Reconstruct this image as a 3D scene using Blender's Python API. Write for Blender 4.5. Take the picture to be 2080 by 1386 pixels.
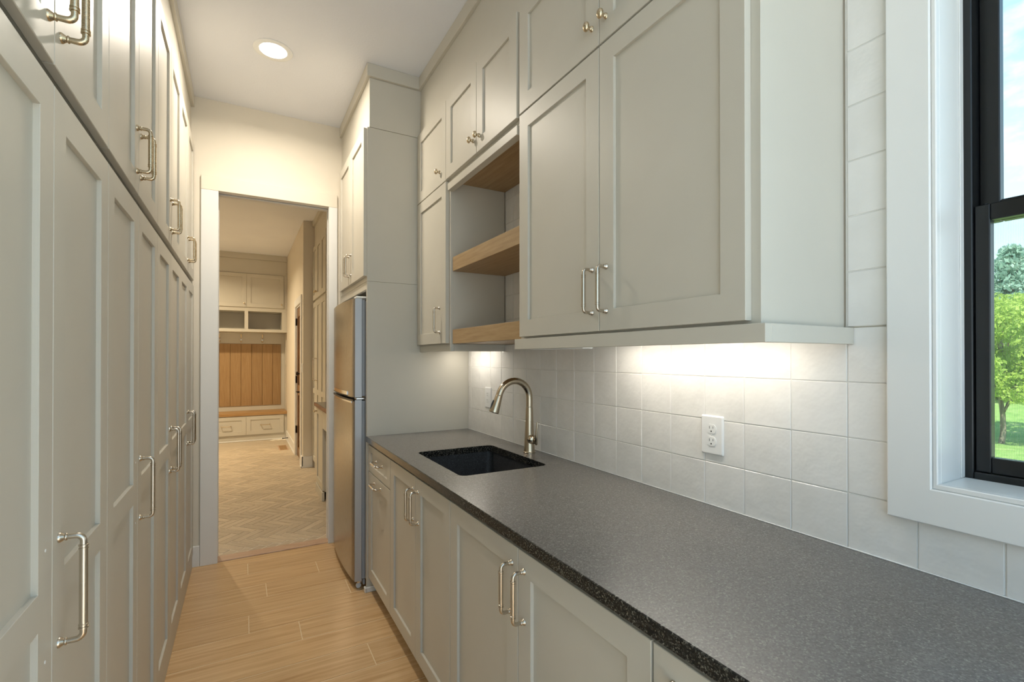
import bpy, bmesh, math, random
from mathutils import Vector, Matrix, Euler
import numpy as np
R = math.radians
rng = random.Random(7)
for o in list(bpy.data.objects): bpy.data.objects.remove(o)
sc = bpy.context.scene
COL = sc.collection

# ------------------------------------------------------------------ camera
cd = bpy.data.cameras.new('camera'); cam = bpy.data.objects.new('camera', cd); COL.objects.link(cam)
F = 977.5; PITCH = R(0.28)
cd.sensor_width = 36; cd.lens = F / 2080 * 36
cd.shift_y = (33.5 - F * math.tan(PITCH)) / 2080
cd.clip_start = 0.02
cam.location = (0, 0, 1.38); cam.rotation_euler = (R(90) + PITCH, 0, -R(29.19))
sc.camera = cam
vs = sc.view_settings
vs.view_transform = 'Standard'; vs.look = 'None'; vs.gamma = 1; vs.exposure = 1.18; vs.use_curve_mapping = False

# ------------------------------------------------------------------ sky and sun
w = bpy.data.worlds.new('sky'); sc.world = w; w.use_nodes = True
nt = w.node_tree; nt.nodes.clear()
def wn(t, **k):
    n = nt.nodes.new(t)
    for a, b in k.items(): setattr(n, a, b)
    return n
out = wn('ShaderNodeOutputWorld'); bg = wn('ShaderNodeBackground')
tc = wn('ShaderNodeTexCoord'); sep = wn('ShaderNodeSeparateXYZ'); rp = wn('ShaderNodeValToRGB')
rp.color_ramp.elements[0].position = 0.0; rp.color_ramp.elements[0].color = (.46, .56, .61, 1)
e_ = rp.color_ramp.elements.new(.2); e_.color = (.31, .44, .52, 1)
rp.color_ramp.elements[2].position = 0.65; rp.color_ramp.elements[2].color = (0.11, 0.27, 0.48, 1)
cl = wn('ShaderNodeTexNoise'); cl.inputs['Scale'].default_value = 5.5; cl.inputs['Detail'].default_value = 7; cl.inputs['Roughness'].default_value = .62
cr = wn('ShaderNodeValToRGB'); cr.color_ramp.elements[0].position = .50; cr.color_ramp.elements[1].position = .72
mp = wn('ShaderNodeMapping'); mp.inputs['Scale'].default_value = (1, 1, 2.2); mp.inputs['Location'].default_value = (.35, .1, .2)
mx = wn('ShaderNodeMixRGB'); mx.inputs[2].default_value = (.48, .51, .54, 1)
L = nt.links.new
L(tc.outputs['Generated'], sep.inputs[0]); L(sep.outputs['Z'], rp.inputs[0])
L(tc.outputs['Generated'], mp.inputs[0]); L(mp.outputs[0], cl.inputs['Vector']); L(cl.outputs[0], cr.inputs[0])
L(cr.outputs[0], mx.inputs[0]); L(rp.outputs[0], mx.inputs[1]); L(mx.outputs[0], bg.inputs[0]); L(bg.outputs[0], out.inputs[0])
bg.inputs[1].default_value = 1.6
sd = bpy.data.lights.new('sun', 'SUN'); sun = bpy.data.objects.new('sun_offscreen', sd); COL.objects.link(sun)
sd.energy = 5.0; sd.angle = R(1.0); sd.color = (1, .95, .86)
sun.rotation_euler = Euler((R(38), 0, R(-62)))          # high, from behind the house

# lamp levels
WARM = (1.0, .90, .76)
PANTRY_W, MUD_W, STRIP_W = 8.5, 30, .36

# ------------------------------------------------------------------ materials
def srgb(r, g, b):
    f = lambda c: (c / 255 / 12.92) if c / 255 <= .04045 else ((c / 255 + .055) / 1.055) ** 2.4
    return (f(r), f(g), f(b), 1)
class Mat:
    def __init__(s, name, col=(.8, .8, .8, 1), rough=.5, metal=0, spec=.5):
        s.m = bpy.data.materials.new(name); s.m.use_nodes = True; s.t = s.m.node_tree
        s.b = s.t.nodes['Principled BSDF']
        s.b.inputs['Base Color'].default_value = col; s.b.inputs['Roughness'].default_value = rough
        s.b.inputs['Metallic'].default_value = metal; s.b.inputs['Specular IOR Level'].default_value = spec
    def n(s, t, **k):
        x = s.t.nodes.new(t)
        for a, b in k.items(): setattr(x, a, b)
        return x
    def l(s, a, b): s.t.links.new(a, b)
    def coord(s, scale=(1, 1, 1), rand=False, kind='Object'):
        tc = s.n('ShaderNodeTexCoord'); mp = s.n('ShaderNodeMapping'); mp.inputs['Scale'].default_value = scale
        s.l(tc.outputs[kind], mp.inputs[0])
        if rand:
            oi = s.n('ShaderNodeObjectInfo'); mu = s.n('ShaderNodeVectorMath', operation='SCALE')
            mu.inputs[0].default_value = (37, 23, 51); s.l(oi.outputs['Random'], mu.inputs['Scale']); s.l(mu.outputs[0], mp.inputs['Location'])
        return mp.outputs[0]
    def noise(s, vec, scale, detail=4, rough=.5):
        x = s.n('ShaderNodeTexNoise'); x.inputs['Scale'].default_value = scale; x.inputs['Detail'].default_value = detail
        x.inputs['Roughness'].default_value = rough; s.l(vec, x.inputs['Vector']); return x.outputs[0]
    def ramp(s, fac, stops):
        x = s.n('ShaderNodeValToRGB'); e = x.color_ramp.elements
        while len(e) < len(stops): e.new(.5)
        for i, (p, c) in enumerate(stops): e[i].position = p; e[i].color = c
        s.l(fac, x.inputs[0]); return x.outputs[0]
    def color(s, sock): s.l(sock, s.b.inputs['Base Color'])
    def bump(s, sock, strength, dist=.002):
        x = s.n('ShaderNodeBump'); x.inputs['Strength'].default_value = strength; x.inputs['Distance'].default_value = dist
        s.l(sock, x.inputs['Height']); s.l(x.outputs[0], s.b.inputs['Normal'])
    def tint(s, sock, amt):
        """per-object brightness variation"""
        oi = s.n('ShaderNodeObjectInfo'); mr = s.n('ShaderNodeMapRange'); mr.inputs[3].default_value = 1 - amt; mr.inputs[4].default_value = 1 + amt
        s.l(oi.outputs['Random'], mr.inputs[0]); v = s.n('ShaderNodeVectorMath', operation='SCALE')
        s.l(sock, v.inputs[0]); s.l(mr.outputs[0], v.inputs['Scale']); return v.outputs[0]
M = {}
def simple(name, col, rough=.5, metal=0, spec=.5, var=.03, nscale=6, bump=0, bscale=200):
    m = Mat(name, col, rough, metal, spec)
    v = m.coord()
    c = m.noise(v, nscale, 3)
    lo = tuple(x * (1 - var) for x in col[:3]) + (1,); hi = tuple(min(1, x * (1 + var)) for x in col[:3]) + (1,)
    m.color(m.ramp(c, [(.3, lo), (.7, hi)]))
    if bump: m.bump(m.noise(v, bscale, 2), bump, .001)
    M[name] = m.m; return m
simple('cabinet_paint', srgb(202, 197, 184), .42, spec=.42, var=.012, bump=.04, bscale=350)
simple('wall_paint', srgb(226, 217, 200), .6, var=.01, bump=.05, bscale=250)
simple('trim_paint', srgb(232, 231, 227), .33, var=.008)
simple('window_trim_paint', srgb(236, 236, 233), .3, var=.006)
simple('grout', srgb(228, 226, 220), .85, var=.03, nscale=40)
simple('floor_grout', srgb(232, 212, 176), .85, var=.05, nscale=40)
simple('herringbone_grout', srgb(244, 236, 220), .85, var=.04, nscale=40)
simple('bounce_slab_pale', srgb(206, 204, 198), .8, var=.06, nscale=3, bump=.2)  # pale surface of the added slab that bounces daylight
simple('white_plastic', srgb(240, 240, 238), .3, var=.005)
simple('dark_slot', srgb(26, 25, 24), .6, var=.1)
simple('black_frame', srgb(17, 18, 19), .32, var=.06)
simple('bronze', srgb(43, 34, 28), .35, .8, var=.05)
simple('chrome', (.75, .76, .77, 1), .12, 1, var=.02)
simple('grey_plastic', srgb(165, 168, 172), .4, var=.02)
simple('black_plastic', srgb(20, 20, 21), .4, var=.05)
simple('clear_wheel', srgb(214, 218, 222), .25, var=.03)
simple('fridge_side', srgb(188, 190, 193), .38, .35, var=.01)
def metal(name, col, rough, stretch=(1, 1, 40)):
    m = Mat(name, col, rough, 1)
    v = m.coord(stretch); nn = m.noise(v, 60, 3)
    rr = m.n('ShaderNodeMapRange'); rr.inputs[3].default_value = rough * .75; rr.inputs[4].default_value = rough * 1.3
    m.l(nn, rr.inputs[0]); m.l(rr.outputs[0], m.b.inputs['Roughness']); M[name] = m.m
metal('brushed_brass', srgb(208, 191, 162), .26)
metal('brushed_nickel', srgb(205, 196, 182), .24)
metal('faucet_nickel', srgb(196, 182, 160), .2)
metal('stainless', srgb(150, 144, 136), .26, (1, 60, .6))
# ceiling: fine knock-down texture
m = Mat('ceiling_paint', srgb(234, 236, 242), .8); v = m.coord(); m.bump(m.noise(v, 95, 3, .6), .22, .004); M['ceiling_paint'] = m.m
c = m.noise(v, 2, 2); m.color(m.ramp(c, [(.3, srgb(233, 235, 241)), (.7, srgb(237, 239, 244))]))
# glazed wall tile
m = Mat('glazed_tile', srgb(232, 230, 225), .16, spec=.55); v = m.coord(rand=True)
c = m.ramp(m.noise(v, 9, 3), [(.25, srgb(231, 229, 224)), (.75, srgb(242, 240, 236))])
m.color(m.tint(c, .018)); m.bump(m.noise(v, 16, 3, .55), .55, .006); M['glazed_tile'] = m.m
# wood
def wood(name, cols, rough, stretch, scale=9, rand=True, tint=.05, fig=.6, kind='Object', bump=.05):
    m = Mat(name, cols[0], rough); v = m.coord(stretch, rand, kind)
    a = m.noise(v, scale, 8, .65); d = m.n('ShaderNodeTexWave', wave_type='BANDS', bands_direction='DIAGONAL')
    d.inputs['Scale'].default_value = scale * .25; d.inputs['Distortion'].default_value = 7; d.inputs['Detail'].default_value = 3; d.inputs['Detail Scale'].default_value = 1.2
    m.l(v, d.inputs['Vector'])
    mixf = m.n('ShaderNodeMix'); mixf.inputs[0].default_value = 1 - fig; m.l(a, mixf.inputs[2]); m.l(d.outputs[1], mixf.inputs[3])
    c = m.ramp(mixf.outputs[0], [(.25, cols[1]), (.5, cols[0]), (.78, cols[2])])
    m.color(m.tint(c, tint)); m.bump(a, bump, .001); M[name] = m.m
wood('floor_wood', [srgb(208, 172, 126), srgb(184, 142, 96), srgb(224, 194, 150)], .30, (.55, 11, 11), 5, fig=.9)
wood('herringbone_stone', [srgb(192, 176, 152), srgb(174, 156, 130), srgb(206, 192, 170)], .45, (1.5, 14, 8), 6, tint=.12, fig=.85)
wood('threshold_wood', [srgb(190, 157, 130), srgb(176, 140, 112), srgb(203, 173, 147)], .4, (2, 30, 8), 6)
wood('oak_shelf', [srgb(172, 143, 103), srgb(156, 126, 88), srgb(185, 158, 119)], .45, (14, 1.0, 14), 5, fig=.9)
wood('oak_bench', [srgb(172, 134, 84), srgb(156, 116, 68), srgb(184, 150, 102)], .4, (1, 14, 14), 5, fig=.8)
wood('oak_panel', [srgb(160, 128, 86), srgb(146, 112, 72), srgb(172, 141, 100)], .5, (14, 14, 1), 4, fig=.93, tint=.05)
wood('walnut_door', [srgb(122, 84, 42), srgb(92, 60, 28), srgb(146, 104, 56)], .35, (14, 14, 1), 4)
wood('counter_edge_wood', [srgb(120, 74, 44), srgb(98, 58, 34), srgb(140, 92, 58)], .4, (14, 1, 14), 4)
wood('bark', [srgb(128, 118, 102), srgb(92, 82, 70), srgb(158, 148, 132)], .9, (6, 6, 1), 3, bump=.5)
# granite: honed top, polished edge
def granite(name, cols, rough, spec, sc_=1.0, bump=0):
    m = Mat(name, cols[1], rough, 0, spec); v = m.coord((sc_, sc_, sc_))
    a = m.noise(v, 420, 4, .7); vo = m.n('ShaderNodeTexVoronoi'); vo.inputs['Scale'].default_value = 330; m.l(v, vo.inputs['Vector'])
    mixf = m.n('ShaderNodeMix'); mixf.inputs[0].default_value = .45; m.l(a, mixf.inputs[2])
    sp = m.n('ShaderNodeSeparateColor'); m.l(vo.outputs['Color'], sp.inputs[0]); m.l(sp.outputs[0], mixf.inputs[3])
    m.color(m.ramp(mixf.outputs[0], [(.22, cols[0]), (.5, cols[1]), (.66, cols[2]), (.8, cols[3])]))
    if bump: m.bump(a, bump, .002)
    M[name] = m.m
granite('granite_honed', [srgb(92, 90, 87), srgb(108, 105, 101), srgb(116, 113, 109), srgb(150, 147, 141)], .25, .65, bump=.08)
granite('granite_polished', [srgb(14, 14, 13), srgb(30, 30, 28), srgb(62, 60, 54), srgb(150, 146, 134)], .2, .5)
granite('sink_composite', [srgb(26, 26, 27), srgb(42, 43, 45), srgb(58, 59, 62), srgb(104, 106, 110)], .42, .4, 1.6, bump=.1)
# plants and ground
def leafmat(name, c0, c1, c2):
    m = Mat(name, c1, .6); v = m.coord(); m.color(m.ramp(m.noise(v, 2.2, 5, .7), [(.3, c0), (.5, c1), (.7, c2)]))
    m.b.inputs['Subsurface Weight'].default_value = 0
    tr = m.n('ShaderNodeBsdfTranslucent'); mixs = m.n('ShaderNodeMixShader'); mixs.inputs[0].default_value = .4
    tr.inputs[0].default_value = c2; o = m.t.nodes['Material Output']
    m.l(m.b.outputs[0], mixs.inputs[1]); m.l(tr.outputs[0], mixs.inputs[2]); m.l(mixs.outputs[0], o.inputs[0]); M[name] = m.m
leafmat('leaf_bright', srgb(122, 152, 56), srgb(158, 184, 82), srgb(186, 206, 112))
leafmat('leaf_mid', srgb(92, 138, 60), srgb(128, 172, 84), srgb(160, 198, 112))
leafmat('leaf_spruce', srgb(112, 146, 130), srgb(146, 178, 160), srgb(178, 204, 186))
m = Mat('grass', srgb(130, 180, 90), .9); v = m.coord()
m.color(m.ramp(m.noise(v, 3.2, 8, .7), [(.3, srgb(98, 136, 64)), (.5, srgb(128, 164, 84)), (.72, srgb(170, 180, 122))])); m.bump(m.noise(v, 60, 4), .6, .05); M['grass'] = m.m
# emission
def emit(name, col, st):
    m = Mat(name, (.9, .9, .9, 1), .4); m.b.inputs['Emission Color'].default_value = tuple(col) + (1,); m.b.inputs['Emission Strength'].default_value = st; M[name] = m.m
emit('lamp_lens', (1, .95, .86), 6); emit('strip_lens', (1, .9, .74), 7)
# window glass and insect screen
m = Mat('glass'); t = m.t; o = t.nodes['Material Output']; t.nodes.remove(m.b)
tr = m.n('ShaderNodeBsdfTransparent'); gl = m.n('ShaderNodeBsdfGlossy'); gl.inputs['Roughness'].default_value = .01
fr = m.n('ShaderNodeFresnel'); fr.inputs[0].default_value = 1.45; mxs = m.n('ShaderNodeMixShader')
tr.inputs[0].default_value = (.96, .985, .97, 1)
m.l(fr.outputs[0], mxs.inputs[0]); m.l(tr.outputs[0], mxs.inputs[1]); m.l(gl.outputs[0], mxs.inputs[2]); m.l(mxs.outputs[0], o.inputs[0]); M['glass'] = m.m
m = Mat('screen_mesh', srgb(205, 212, 205), .7); t = m.t; o = t.nodes['Material Output']
tr = m.n('ShaderNodeBsdfTransparent'); mxs = m.n('ShaderNodeMixShader'); wv = m.n('ShaderNodeTexWave', wave_type='BANDS', bands_direction='Y')
wv.inputs['Scale'].default_value = 120; m.l(m.coord(), wv.inputs['Vector'])
mr = m.n('ShaderNodeMapRange'); mr.inputs[3].default_value = .12; mr.inputs[4].default_value = .38; m.l(wv.outputs[1], mr.inputs[0])
m.l(mr.outputs[0], mxs.inputs[0]); m.l(tr.outputs[0], mxs.inputs[1]); m.l(m.b.outputs[0], mxs.inputs[2]); m.l(mxs.outputs[0], o.inputs[0]); M['screen_mesh'] = m.m

# ------------------------------------------------------------------ mesh helpers
WP = {}                                                   # world position of every object
class MB:
    def __init__(s): s.v = []; s.f = []; s.sm = []
    def add(s, vs_, fs, smooth=False):
        k = len(s.v); s.v += [tuple(p) for p in vs_]
        for f in fs: s.f.append([k + i for i in f]); s.sm.append(smooth)
        return s
    def box(s, x0, x1, y0, y1, z0, z1, b=.0012):
        lo = (min(x0, x1), min(y0, y1), min(z0, z1)); hi = (max(x0, x1), max(y0, y1), max(z0, z1))
        b = min(b, *[(hi[i] - lo[i]) * .3 for i in range(3)])
        vs_ = []; ix = {}
        for c in range(8):
            sg = (c & 1, c >> 1 & 1, c >> 2 & 1)
            for k in range(3):
                ix[sg, k] = len(vs_)
                vs_.append([(hi if sg[i] else lo)[i] + (0 if i == k else (-b if sg[i] else b)) for i in range(3)])
        fs = []
        for k in range(3):
            i, j = [q for q in range(3) if q != k]
            for s_ in (0, 1):
                q = []
                for (a, c2) in ((0, 0), (1, 0), (1, 1), (0, 1)):
                    sg = [0, 0, 0]; sg[k] = s_; sg[i] = a; sg[j] = c2; q.append(ix[tuple(sg), k])
                fs.append(q)
            for a in (0, 1):
                for c2 in (0, 1):
                    c0 = [0, 0, 0]; c0[i] = a; c0[j] = c2; c1 = list(c0); c1[k] = 1; c0 = tuple(c0); c1 = tuple(c1)
                    fs.append([ix[c0, i], ix[c1, i], ix[c1, j], ix[c0, j]])
        for c in range(8):
            sg = (c & 1, c >> 1 & 1, c >> 2 & 1); fs.append([ix[sg, 0], ix[sg, 1], ix[sg, 2]])
        return s.add(vs_, fs)
    def tube(s, pts, rad, seg=12, cap=True, smooth=True):
        pts = [Vector(p) for p in pts]; n = len(pts)
        rad = rad if isinstance(rad, (list, tuple)) else [rad] * n
        T = []
        for i in range(n):
            a = pts[max(i - 1, 0)]; b = pts[min(i + 1, n - 1)]; d = b - a
            T.append(d.normalized() if d.length > 1e-9 else (T[-1] if T else Vector((0, 0, 1))))
        up = Vector((0, 0, 1)) if abs(T[0].z) < .9 else Vector((1, 0, 0))
        N = (up - T[0] * up.dot(T[0])).normalized(); vs_ = []
        for i in range(n):
            N = (N - T[i] * N.dot(T[i])).normalized(); B = T[i].cross(N)
            for k in range(seg):
                an = 2 * math.pi * k / seg; vs_.append(pts[i] + (N * math.cos(an) + B * math.sin(an)) * rad[i])
        fs = [[i * seg + k, i * seg + (k + 1) % seg, (i + 1) * seg + (k + 1) % seg, (i + 1) * seg + k] for i in range(n - 1) for k in range(seg)]
        s.add(vs_, fs, smooth)
        if cap: s.add(vs_[:seg], [list(range(seg))]); s.add(vs_[-seg:], [list(range(seg))])
        return s
    def lathe(s, prof, c=(0, 0, 0), axis='z', seg=24, sc_=(1, 1), smooth=True):
        vs_ = []
        for r, h in prof:
            for k in range(seg):
                a = 2 * math.pi * k / seg; p = (r * math.cos(a) * sc_[0], r * math.sin(a) * sc_[1], h)
                if axis == 'x': p = (p[2], p[0], p[1])
                elif axis == 'y': p = (p[0], p[2], p[1])
                vs_.append((p[0] + c[0], p[1] + c[1], p[2] + c[2]))
        n = len(prof)
        fs = [[i * seg + k, i * seg + (k + 1) % seg, (i + 1) * seg + (k + 1) % seg, (i + 1) * seg + k] for i in range(n - 1) for k in range(seg)]
        s.add(vs_, fs, smooth)
        if prof[0][0] > 1e-6: s.add(vs_[:seg], [list(range(seg))])
        if prof[-1][0] > 1e-6: s.add(vs_[-seg:], [list(range(seg))])
        return s
    def prism(s, poly, z0, z1, smooth=False, plane='xy'):
        def mp_(a, b, c): return (a, b, c) if plane == 'xy' else ((a, c, b) if plane == 'xz' else (c, a, b))
        n = len(poly); vs_ = [mp_(a, b, z0) for a, b in poly] + [mp_(a, b, z1) for a, b in poly]
        s.add(vs_, [[i, (i + 1) % n, n + (i + 1) % n, n + i] for i in range(n)], smooth)
        s.add(vs_[:n], [list(range(n))]); s.add(vs_[n:], [list(range(n))]); return s
    def mesh(s, name, center=True, loc=None):
        a = np.array(s.v, float)
        c = np.array(loc, float) if loc is not None else ((a.min(0) + a.max(0)) / 2 if center else np.zeros(3))
        me = bpy.data.meshes.new(name); me.from_pydata((a - c).tolist(), [], s.f)
        bm = bmesh.new(); bm.from_mesh(me); bmesh.ops.remove_doubles(bm, verts=bm.verts, dist=1e-6)
        bmesh.ops.recalc_face_normals(bm, faces=bm.faces); bm.to_mesh(me); bm.free()
        return me, c
    def build(s, name, mat, parent=None, smooth=None, loc=None):
        fl = list(s.sm); me, c = s.mesh(name, True, loc)
        if any(fl):
            if len(me.polygons) == len(fl): me.polygons.foreach_set('use_smooth', fl)
            else: me.polygons.foreach_set('use_smooth', [True] * len(me.polygons)); 
            me.set_sharp_from_angle(angle=R(40))
        me.materials.append(M[mat])
        return place(name, me, c, parent)
def place(name, data, loc, parent=None, rot=None):
    o = bpy.data.objects.new(name, data); COL.objects.link(o)
    loc = Vector(loc); WP[o] = loc.copy()
    if parent is not None: o.parent = parent; o.location = loc - WP[parent]
    else: o.location = loc
    if rot is not None: o.rotation_euler = rot
    return o
def tag(o, label=None, cat=None, group=None, kind=None):
    if label: o['label'] = label
    if cat: o['category'] = cat
    if group: o['group'] = group
    if kind: o['kind'] = kind
    return o
def thing(name, loc, label, cat, group=None):
    o = place(name, None, loc); o.empty_display_size = .05; return tag(o, label, cat, group)
def bx(name, mat, parent, *a, b=.0012): return MB().box(*a, b=b).build(name, mat, parent)
def struct(name, mat, boxes, label=None, b=.0, parent=None):
    mb = MB()
    for q in boxes: mb.box(*q, b=b or .0005)
    o = mb.build(name, mat, parent)
    return tag(o, label, None, None, 'structure') if parent is None else o

# ------------------------------------------------------------------ key dimensions
ZC = 3.113                      # ceiling
XW = 1.288                      # face of the wall tiles
YB = 3.80                       # back wall of the pantry (door wall)
YM = 3.905                      # its mudroom face
YR = -.75                       # open end behind the camera
XL = -.915                      # left wall behind the cabinets
ST = .0625                      # stile width

# ------------------------------------------------------------------ shell
fl = struct('floor', 'floor_grout', [(XL - .1, 1.42, YR - .05, YB + .002, -.10, -.0014)], 'wood-look plank floor with pale joints running across the pantry')
cg = struct('ceiling', 'ceiling_paint', [(XL - .1, 1.42, YR, YM + .0005, ZC, ZC + .12)], 'white finely textured ceiling above the pantry')
struct('wall_left', 'wall_paint', [(XL - .12, XL, YR, YB + .1, -.1, ZC)], 'cream wall behind the tall cabinets')
# back wall with the doorway
DX0, DX1, DZ = -.150, .556, 2.50
wb = struct('wall_back', 'wall_paint', [(XL - .1, DX0 - .02, YB, YM, -.1, ZC), (DX1 + .0195, 1.42, YB, YB + .028, -.1, ZC), (DX1 + .0195, 1.42, YM - .028, YM, -.1, ZC), (1.30, 1.42, YB + .028, YM - .028, -.1, ZC), (DX1 + .0195, 1.30, YB + .028, YM - .028, DZ + .02, ZC), (DX1 + .0195, 1.30, YB + .028, YM - .028, -.1, 0), (DX0 - .02, DX1 + .02, YB, YM, DZ + .02, ZC)],
            'cream wall around the doorway to the mudroom')
# right wall with window hole
WY0, WY1, WZ0, WZ1 = -.462, .448, 1.110, 2.50
wr = struct('wall_right', 'wall_paint', [(1.294, 1.42, WY1, YB, -.1, ZC), (1.294, 1.42, YR, WY0, -.1, ZC), (1.294, 1.42, WY0, WY1, -.1, WZ0), (1.294, 1.42, WY0, WY1, WZ1, ZC)],
            'wall of square white glazed tiles between counter and cabinets')
# ------------------------------------------------------------------ wall tiles
gy, gz, y_0, z_0 = .1388, .1345, .349, .916
rects = [(.6266, 2.891, .9165, 1.4515), (.539, .6266, 1.0505, 1.4515), (1.648, 2.383, 1.4545, 2.312), (.539, .6305, 1.4545, ZC - .002), (-.549, .4878, .9165, 1.0235)]
gb = MB()
for r in rects: gb.box(1.2901, 1.2938, r[0], r[1], r[2], r[3], b=.0002)
gb.box(1.2901, 1.2938, .4878, .6266, .9165, 1.0235, b=.0002); gb.box(1.2901, 1.2938, .539, .6266, 1.0235, 1.0505, b=.0002)
gb.build('grout', 'grout', wr)
MB().prism([(.4892, .9174), (.6252, .9174), (.6252, 1.0491), (.539, 1.0491), (.539, 1.0235), (.4892, 1.0235)], XW, XW + .0054, plane='yz').build('tile', 'glazed_tile', wr)
tcache = {}
for i in range(-8, 22):
    for j in range(0, 18):
        ya, yb = y_0 + i * gy + .0014, y_0 + (i + 1) * gy - .0014
        za, zb = z_0 + j * gz + .0014, z_0 + (j + 1) * gz - .0014
        for r in rects:
            a, b_, c, d = max(ya, r[0]), min(yb, r[1]), max(za, r[2]), min(zb, r[3])
            if b_ - a < .008 or d - c < .008: continue
            key = (round(b_ - a, 4), round(d - c, 4))
            if key not in tcache:
                h, k = (b_ - a) / 2, (d - c) / 2
                me, _ = MB().box(-.0027, .0027, -h, h, -k, k, b=.0011).mesh('tile'); me.materials.append(M['glazed_tile']); tcache[key] = me
            full = (b_ - a) > .13 and (d - c) > .13
            rot = (0, R(rng.uniform(-.35, .35)), R(rng.uniform(-.35, .35))) if full else None
            place('tile', tcache[key], (XW + .0027 + rng.uniform(-.0003, .0005), (a + b_) / 2, (c + d) / 2), wr, rot)
# ------------------------------------------------------------------ floor planks
joints = {0: .03, 1: .43, 2: .124, 3: .556, 4: .029, 5: .257, 6: .80, 7: .526, 8: -.22, 9: .36, 10: .08, 11: .62}
PLEN, pw = 1.22, .1865
row = 0; ytop = 3.681
def plank(x0, x1, y0, y1):
    if x1 - x0 < .03: return
    bx('plank', 'floor_wood', fl, x0 + .002, x1 - .002, y0 + .0026, y1 - .0026, -.004, 0, b=.0006)
plank(XL, -.42, ytop, YB); plank(-.42, DX1 + .3, ytop, YB); plank(DX1 + .3, 1.29, ytop, YB)
y = ytop; row = 0
while y > YR + .1:
    j0 = joints.get(row, rng.uniform(-.5, .7)); xs = sorted({j0 + k * PLEN for k in range(-3, 4)})
    xs = [XL] + [x for x in xs if XL + .04 < x < 1.26] + [1.29]
    for a, b_ in zip(xs, xs[1:]): plank(a, b_, y - pw, y)
    y -= pw; row += 1
struct('bounce_slab', 'bounce_slab_pale', [(-9, 9, -14, YR - .055, -.14, -.03)], 'unseen pale slab added outside the open end of the pantry to bounce daylight in')  # added out of view: sunlit pale slab throwing fill light into the pantry
# threshold in the doorway
struct('trim_1', 'threshold_wood', [(DX0 - .006, DX1 + .006, YB + .003, YM - .003, -.01, .006)], 'flat brown wooden threshold strip in the doorway', b=.002)

# ------------------------------------------------------------------ doorway casing, jambs, pocket slot
d1 = place('door_1', None, ((DX0 + DX1) / 2, YB, 0)); d1.empty_display_size = .1
tag(d1, 'white cased doorway with a pocket door slot leading to the mudroom', kind='structure')
cw = .097
bx('casing', 'trim_paint', d1, DX0 - cw, DX0 + .003, YB - .019, YB - .0005, 0, DZ + .0, b=.002)
bx('casing', 'trim_paint', d1, DX1 - .003, DX1 + .058, YB - .019, YB - .0005, 0, DZ + .0, b=.002)
bx('casing', 'wall_paint', d1, DX0 - cw, DX1 + .058, YB - .019, YB - .0005, DZ + .0005, DZ + .096, b=.002)
bx('jamb', 'trim_paint', d1, DX0 - .019, DX0, YB, YM, 0, DZ, b=.001)
bx('jamb', 'trim_paint', d1, DX1, DX1 + .019, YB, YB + .028, 0, DZ, b=.001)
bx('jamb', 'trim_paint', d1, DX1, DX1 + .019, YM - .028, YM, 0, DZ, b=.001)
bx('jamb', 'trim_paint', d1, DX0 - .019, DX1 + .019, YB, YB + .032, DZ, DZ + .019, b=.001)
bx('jamb', 'trim_paint', d1, DX0 - .019, DX1 + .019, YM - .032, YM, DZ, DZ + .019, b=.001)
bx('door_track', 'grey_plastic', d1, DX0 - .019, DX1 + .019, YB + .034, YM - .034, DZ + .006, DZ + .019, b=.001)
bx('casing', 'trim_paint', d1, DX0 - cw, DX0 + .003, YM + .0005, YM + .019, 0, DZ, b=.002)
bx('casing', 'trim_paint', d1, DX0 - cw, DX1 + cw, YM + .0005, YM + .019, DZ + .0005, DZ + .096, b=.002)
struct('baseboard_back', 'trim_paint', [(-.304, DX0 - cw - .001, YB - .015, YB - .0005, 0, .135)], 'short white baseboard between cabinets and door casing', b=.002)

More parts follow.
